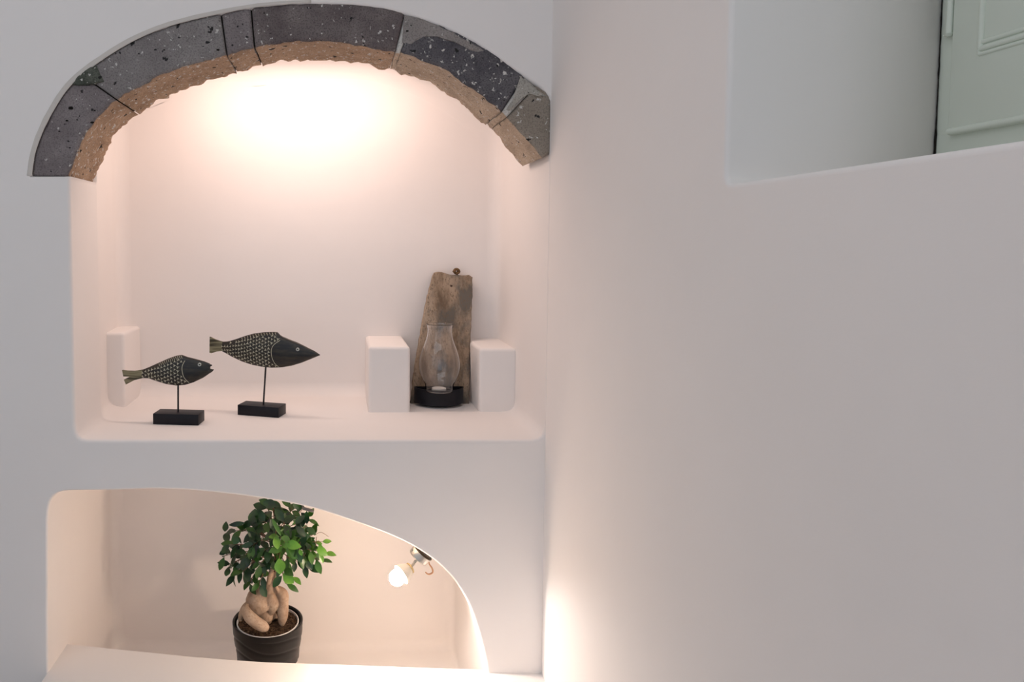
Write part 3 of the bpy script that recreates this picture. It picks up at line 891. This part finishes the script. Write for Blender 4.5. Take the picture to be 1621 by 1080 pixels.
# gnarled neck
chain([(431, 928, PY-.006, 3.5), (436, 915, PY-.006, 3), (438, 904, PY-.004, 3)])
chain([(425, 926, PY-.006, 3.5), (427, 912, PY-.008, 4), (431, 900, PY-.006, 3.5)])
chain([(441, 938, PY-.012, 3), (436, 925, PY-.014, 2.5), (437, 912, PY-.010, 2)])
trunk = finish(bm, 'trunk', M_root, ficus, smooth=True)
mo = trunk.modifiers.new('fuse', 'REMESH'); mo.mode = 'VOXEL'; mo.voxel_size = .0016; mo.use_smooth_shade = True
ms = trunk.modifiers.new('soften', 'SMOOTH'); ms.factor = .5; ms.iterations = 4
trunk['label'] = 'pale swollen trunk with stubby roots'
# branches and leaves
rl = random.Random(21)
bmB = bmesh.new(); bmL = bmesh.new()
def leaf(base_, d, up_, ln, wd, mi, curl):
    d = d.normalized(); side = d.cross(up_)
    if side.length < .1: side = d.cross(Vector((1, 0, .3)))
    side.normalize(); nrm_ = side.cross(d).normalized()
    prof_ = [(0, .05), (.12, .42), (.3, .86), (.48, 1), (.66, .88), (.82, .58), (.93, .27), (1, .02)]
    rows = []
    for u, wv in prof_:
        c_ = base_+d*(ln*u)-nrm_*(curl*ln*u*u); h = wd*wv
        rows.append([bmL.verts.new(c_-side*h+nrm_*h*.28), bmL.verts.new(c_), bmL.verts.new(c_+side*h+nrm_*h*.28)])
    for a_, b_ in zip(rows, rows[1:]):
        for k in (0, 1):
            f = bmL.faces.new((a_[k], a_[k+1], b_[k+1], b_[k])); f.material_index = mi; f.smooth = True
K = P(434, 905, PY)
K2 = [P(428, 880, PY), P(440, 872, PY), P(434, 860, PY+.01)]
tube(bmB, spline([K, P(431, 893, PY), K2[0]], 8), [.0042, .004, .0036, .0034, .0032, .003, .0028, .0026], 10)
tube(bmB, spline([K, P(438, 890, PY), K2[1]], 8), [.004, .0038, .0036, .0034, .0032, .003, .0028, .0026], 10)
tube(bmB, spline([K, P(436, 880, PY+.006), K2[2]], 8), [.004, .0038, .0036, .0034, .0032, .003, .0028, .0026], 10)
# tips: px, py, y offset, kind (0 dark,1 mid,2 young), leaves
TIPS = [(356, 880, -.02, 0, 5), (364, 840, .02, 0, 3), (384, 838, 0, 0, 4), (401, 822, -.01, 0, 4), (366, 862, -.03, 0, 6), (362, 895, .01, 0, 6), (370, 912, -.02, 0, 6),
        (385, 905, -.04, 0, 7), (395, 922, -.02, 0, 6), (410, 925, -.045, 0, 6), (388, 878, -.05, 0, 7), (402, 862, -.05, 0, 7), (412, 892, -.06, 0, 8), (405, 845, -.03, 0, 6),
        (424, 806, .0, 0, 6), (418, 826, -.03, 0, 7), (432, 800, -.01, 0, 4), (447, 806, .02, 0, 5), (462, 806, .01, 1, 5), (478, 808, 0, 0, 5), (488, 820, .02, 1, 5), (486, 832, -.02, 0, 5),
        (468, 830, -.04, 0, 7), (450, 828, -.05, 0, 7), (436, 842, -.06, 0, 7), (458, 846, -.05, 1, 6), (420, 870, -.06, 0, 7), (432, 888, -.05, 0, 5), (475, 850, -.01, 0, 6),
        (494, 848, .0, 1, 6), (508, 858, -.02, 2, 5), (512, 876, -.03, 2, 5), (505, 886, -.02, 1, 5), (494, 872, -.04, 1, 6), (480, 880, -.03, 1, 5), (486, 895, .01, 0, 4), (472, 868, -.05, 0, 6),
        (450, 866, -.08, 1, 4), (462, 858, -.08, 1, 4), (458, 884, -.07, 1, 4), (448, 900, -.075, 1, 3), (462, 912, -.07, 2, 3), (452, 924, -.06, 1, 2), (445, 850, -.08, 2, 3),
        (375, 888, .05, 0, 6), (400, 880, .06, 0, 6), (430, 830, .06, 0, 6), (460, 870, .06, 0, 6), (480, 860, .05, 0, 5), (415, 850, .06, 0, 6), (440, 812, .05, 0, 5), (470, 890, .04, 0, 3)]
for px, py, dy, kind, nl in TIPS:
    tip = P(px, py, PY+dy)
    st = min(K2, key=lambda k_: (k_-tip).length)
    if (st-tip).length < .02: st = K2[2]
    mid = st.lerp(tip, .5)+Vector((rl.uniform(-.008, .008), rl.uniform(-.006, .006), .010))
    pts = spline([st, mid, tip], 10)
    tube(bmB, pts, [.0017-.0010*i/9 for i in range(10)], 6)
    for k in range(nl):
        u = 1-(k/max(1, nl))*.52; i = min(8, int(u*9)); b0 = pts[i].lerp(pts[i+1], u*9-i) if i < 9 else pts[-1]
        ax = (pts[min(i+1, 9)]-pts[i]).normalized()
        az = k*2.4+rl.uniform(-.5, .5)
        pu = ax.cross(Vector((0, 1, .2))).normalized(); pv = ax.cross(pu)
        out = (pu*math.cos(az)+pv*math.sin(az))
        d = ax*rl.uniform(.25, .75)+out*rl.uniform(.5, 1.0)
        d.z -= .25 if kind != 2 else .55
        mi = kind if kind else (0 if rl.random() < .78 else 1)
        ln = rl.uniform(.027, .039)*(.80 if kind == 2 else 1)
        d.normalize()
        pet = b0+d*.004
        tube(bmB, [b0, pet], .0006, 5)
        upv = Vector((rl.uniform(-.5, .5), rl.uniform(-1.3, -.2), rl.uniform(.3, 1.0)))
        leaf(pet, d, upv, ln, ln*rl.uniform(.215, .285), mi, rl.uniform(.02, .28))
# a few leaves placed as in the photo: long curved one at top left, bright ones at the front
for (a0, a1, yy, mi, wf, cu) in [((388, 828), (362, 832), -.02, 0, .16, .35), ((372, 838), (356, 846), -.03, 0, .18, -.5), ((356, 842), (358, 826), -.02, 0, .26, .05),
        ((398, 830), (404, 806), -.03, 0, .30, .05), ((438, 800), (416, 796), -.02, 0, .33, .1), ((448, 908), (465, 924), -.09, 2, .36, .1), ((442, 884), (444, 910), -.09, 2, .36, .1),
        ((450, 860), (477, 866), -.09, 2, .26, .1), ((436, 848), (440, 870), -.09, 2, .30, .1), ((486, 888), (494, 902), -.03, 0, .40, .05), ((500, 866), (519, 880), -.05, 2, .28, .15),
        ((430, 820), (446, 850), -.09, 1, .10, .1), ((358, 872), (347, 878), -.02, 0, .35, .0), ((474, 870), (478, 880), -.08, 2, .34, .1), ((506, 876), (512, 892), -.04, 2, .25, .1), ((376, 850), (370, 862), -.05, 0, .5, .1)]:
    A, B_ = P(*a0, PY+yy), P(*a1, PY+yy-.008)
    leaf(A, B_-A, Vector((.2, -1, .35)), (B_-A).length, (B_-A).length*wf, mi, cu)
    if mi == 2: tube(bmB, spline([A+Vector((0, .06, .0)), A+Vector((0, .03, .008)), A], 6), .0008, 5)
tube(bmB, spline([P(497, 848, PY-.03), P(508, 843, PY-.03), P(520, 850, PY-.03)], 10), .0006, 5)
br = finish(bmB, 'branches', M_bark, ficus)
lf = finish(bmL, 'foliage', [M_leaf, M_leaf2, M_leaf3], ficus, recalc=False)

# ------------------------------------------------------------------ clamp-on spotlight in the lower niche
LY = .052
def lam(px, py, dy=0): return P(px, py, LY+dy)
lamp = thing('spotlight', tuple(lam(669, 873)), 'small lit nickel spotlight fixed under the right curve of the lower niche', 'lamp')
top_c = lam(669.5, 874); ax = (lam(661, 884)-lam(669.5, 874)).normalized()   # from ceiling down-left
rim = .0235
def frame(ax):
    u = ax.cross(Vector((0, 1, 0))).normalized(); return u, ax.cross(u).normalized()
def lathe_axis(bm, org, ax, prof, seg=40, rot=0):
    u, v = frame(ax); rings = []
    for r, h in prof:
        rings.append([bm.verts.new(org+ax*h+(u*math.cos(2*math.pi*k/seg+rot)+v*math.sin(2*math.pi*k/seg+rot))*r) for k in range(seg)])
    for a_, b_ in zip(rings, rings[1:]):
        for k in range(seg): bm.faces.new((a_[k], a_[(k+1) % seg], b_[(k+1) % seg], b_[k]))
    bm.faces.new(rings[0]); bm.faces.new(rings[-1])
bm = bmesh.new(); lathe_axis(bm, top_c, ax, [(rim*.94, -.003), (rim*1.06, -.0005), (rim*1.06, .0012), (rim*.97, .002)])
finish(bm, 'mounting_ring', M_dark, lamp, smooth=35)
bm = bmesh.new(); lathe_axis(bm, top_c, ax, [(rim*.97, .0015), (rim, .003), (rim, .0165), (rim*.93, .0185)])
box(bm, top_c+ax*.011+frame(ax)[0]*(-rim*.95)+Vector((.0, -.006, 0)), (.004, .004, .006))
finish(bm, 'canopy', M_nickel, lamp, smooth=35)
s0, s1 = top_c+ax*.018, lam(649, 900)
bm = bmesh.new(); tube(bm, [s0, s1], .0020, 12); n = 70; pts = []
axs = (s1-s0).normalized(); u, v = frame(axs)
for k in range(n): a_ = k/(n-1)*2*math.pi*6; pts.append(s0.lerp(s1, .1+.8*k/(n-1))+(u*math.cos(a_)+v*math.sin(a_))*.0028)
tube(bm, pts, .0009, 6)
finish(bm, 'stem', M_nickel, lamp, smooth=40)
hd = (lam(626, 916, -.018)-lam(649, 899, 0)).normalized()
h0 = lam(650, 899)
bm = bmesh.new(); lathe_axis(bm, h0, hd, [(.010, -.0015), (.0125, 0), (.0125, .002), (.011, .003)]); finish(bm, 'socket_ring', M_brass, lamp, smooth=35)
bm = bmesh.new(); lathe_axis(bm, h0, hd, [(.010, .002), (.014, .006), (.0205, .018), (.0225, .027), (.0215, .027), (.019, .018), (.010, .008)], 44)
finish(bm, 'lamp_head', M_shade, lamp, smooth=35)
bc = h0+hd*.039
bm = bmesh.new(); g = bmesh.ops.create_uvsphere(bm, u_segments=32, v_segments=20, radius=.0175)
for x in g['verts']: x.co += bc
finish(bm, 'bulb', M_bulb, lamp)
bm = bmesh.new()
sp = bpy.data.lights.new('spotlight_beam', 'SPOT'); sp.energy = 2.3; sp.spot_size = R(164); sp.spot_blend = .35; sp.shadow_soft_size = .012; sp.color = (1.0, .94, .90)
so = bpy.data.objects.new('spotlight_beam', sp); sc.collection.objects.link(so)
sd = Vector((.31, -.5, -.81)).normalized(); so.location = bc+sd*.036; so.rotation_euler = sd.to_track_quat('-Z', 'Y').to_euler()
so.parent = lamp; so.matrix_parent_inverse = lamp.matrix_basis.inverted()
hk = spline([lam(679, 890, -.005), lam(680, 894, -.005), lam(684, 900, -.005), lam(685, 906, -.005), lam(681, 909, -.005), lam(677, 909, -.005), lam(673.5, 906, -.005)], 24)
tube(bm, hk, [.0012+.0007*math.sin(math.pi*k/23) for k in range(24)], 10)
finish(bm, 'hook', M_hook, lamp)
# second small bracket at the niche rim above the ficus
bm = bmesh.new()
A, B_ = P(478, 804.5, .012), P(497, 809.5, .012)
tube(bm, [A, A.lerp(B_, .1), A.lerp(B_, .9), B_], [.0022, .0034, .0034, .0020], 14)
tube(bm, [A.lerp(B_, .15), A.lerp(B_, .15)+Vector((-.003, .012, .008))], .002, 8)
o = finish(bm, 'metal_bracket', M_greym, smooth=40)
o['label'] = 'small grey metal bracket under the niche rim above the ficus'; o['category'] = 'bracket'
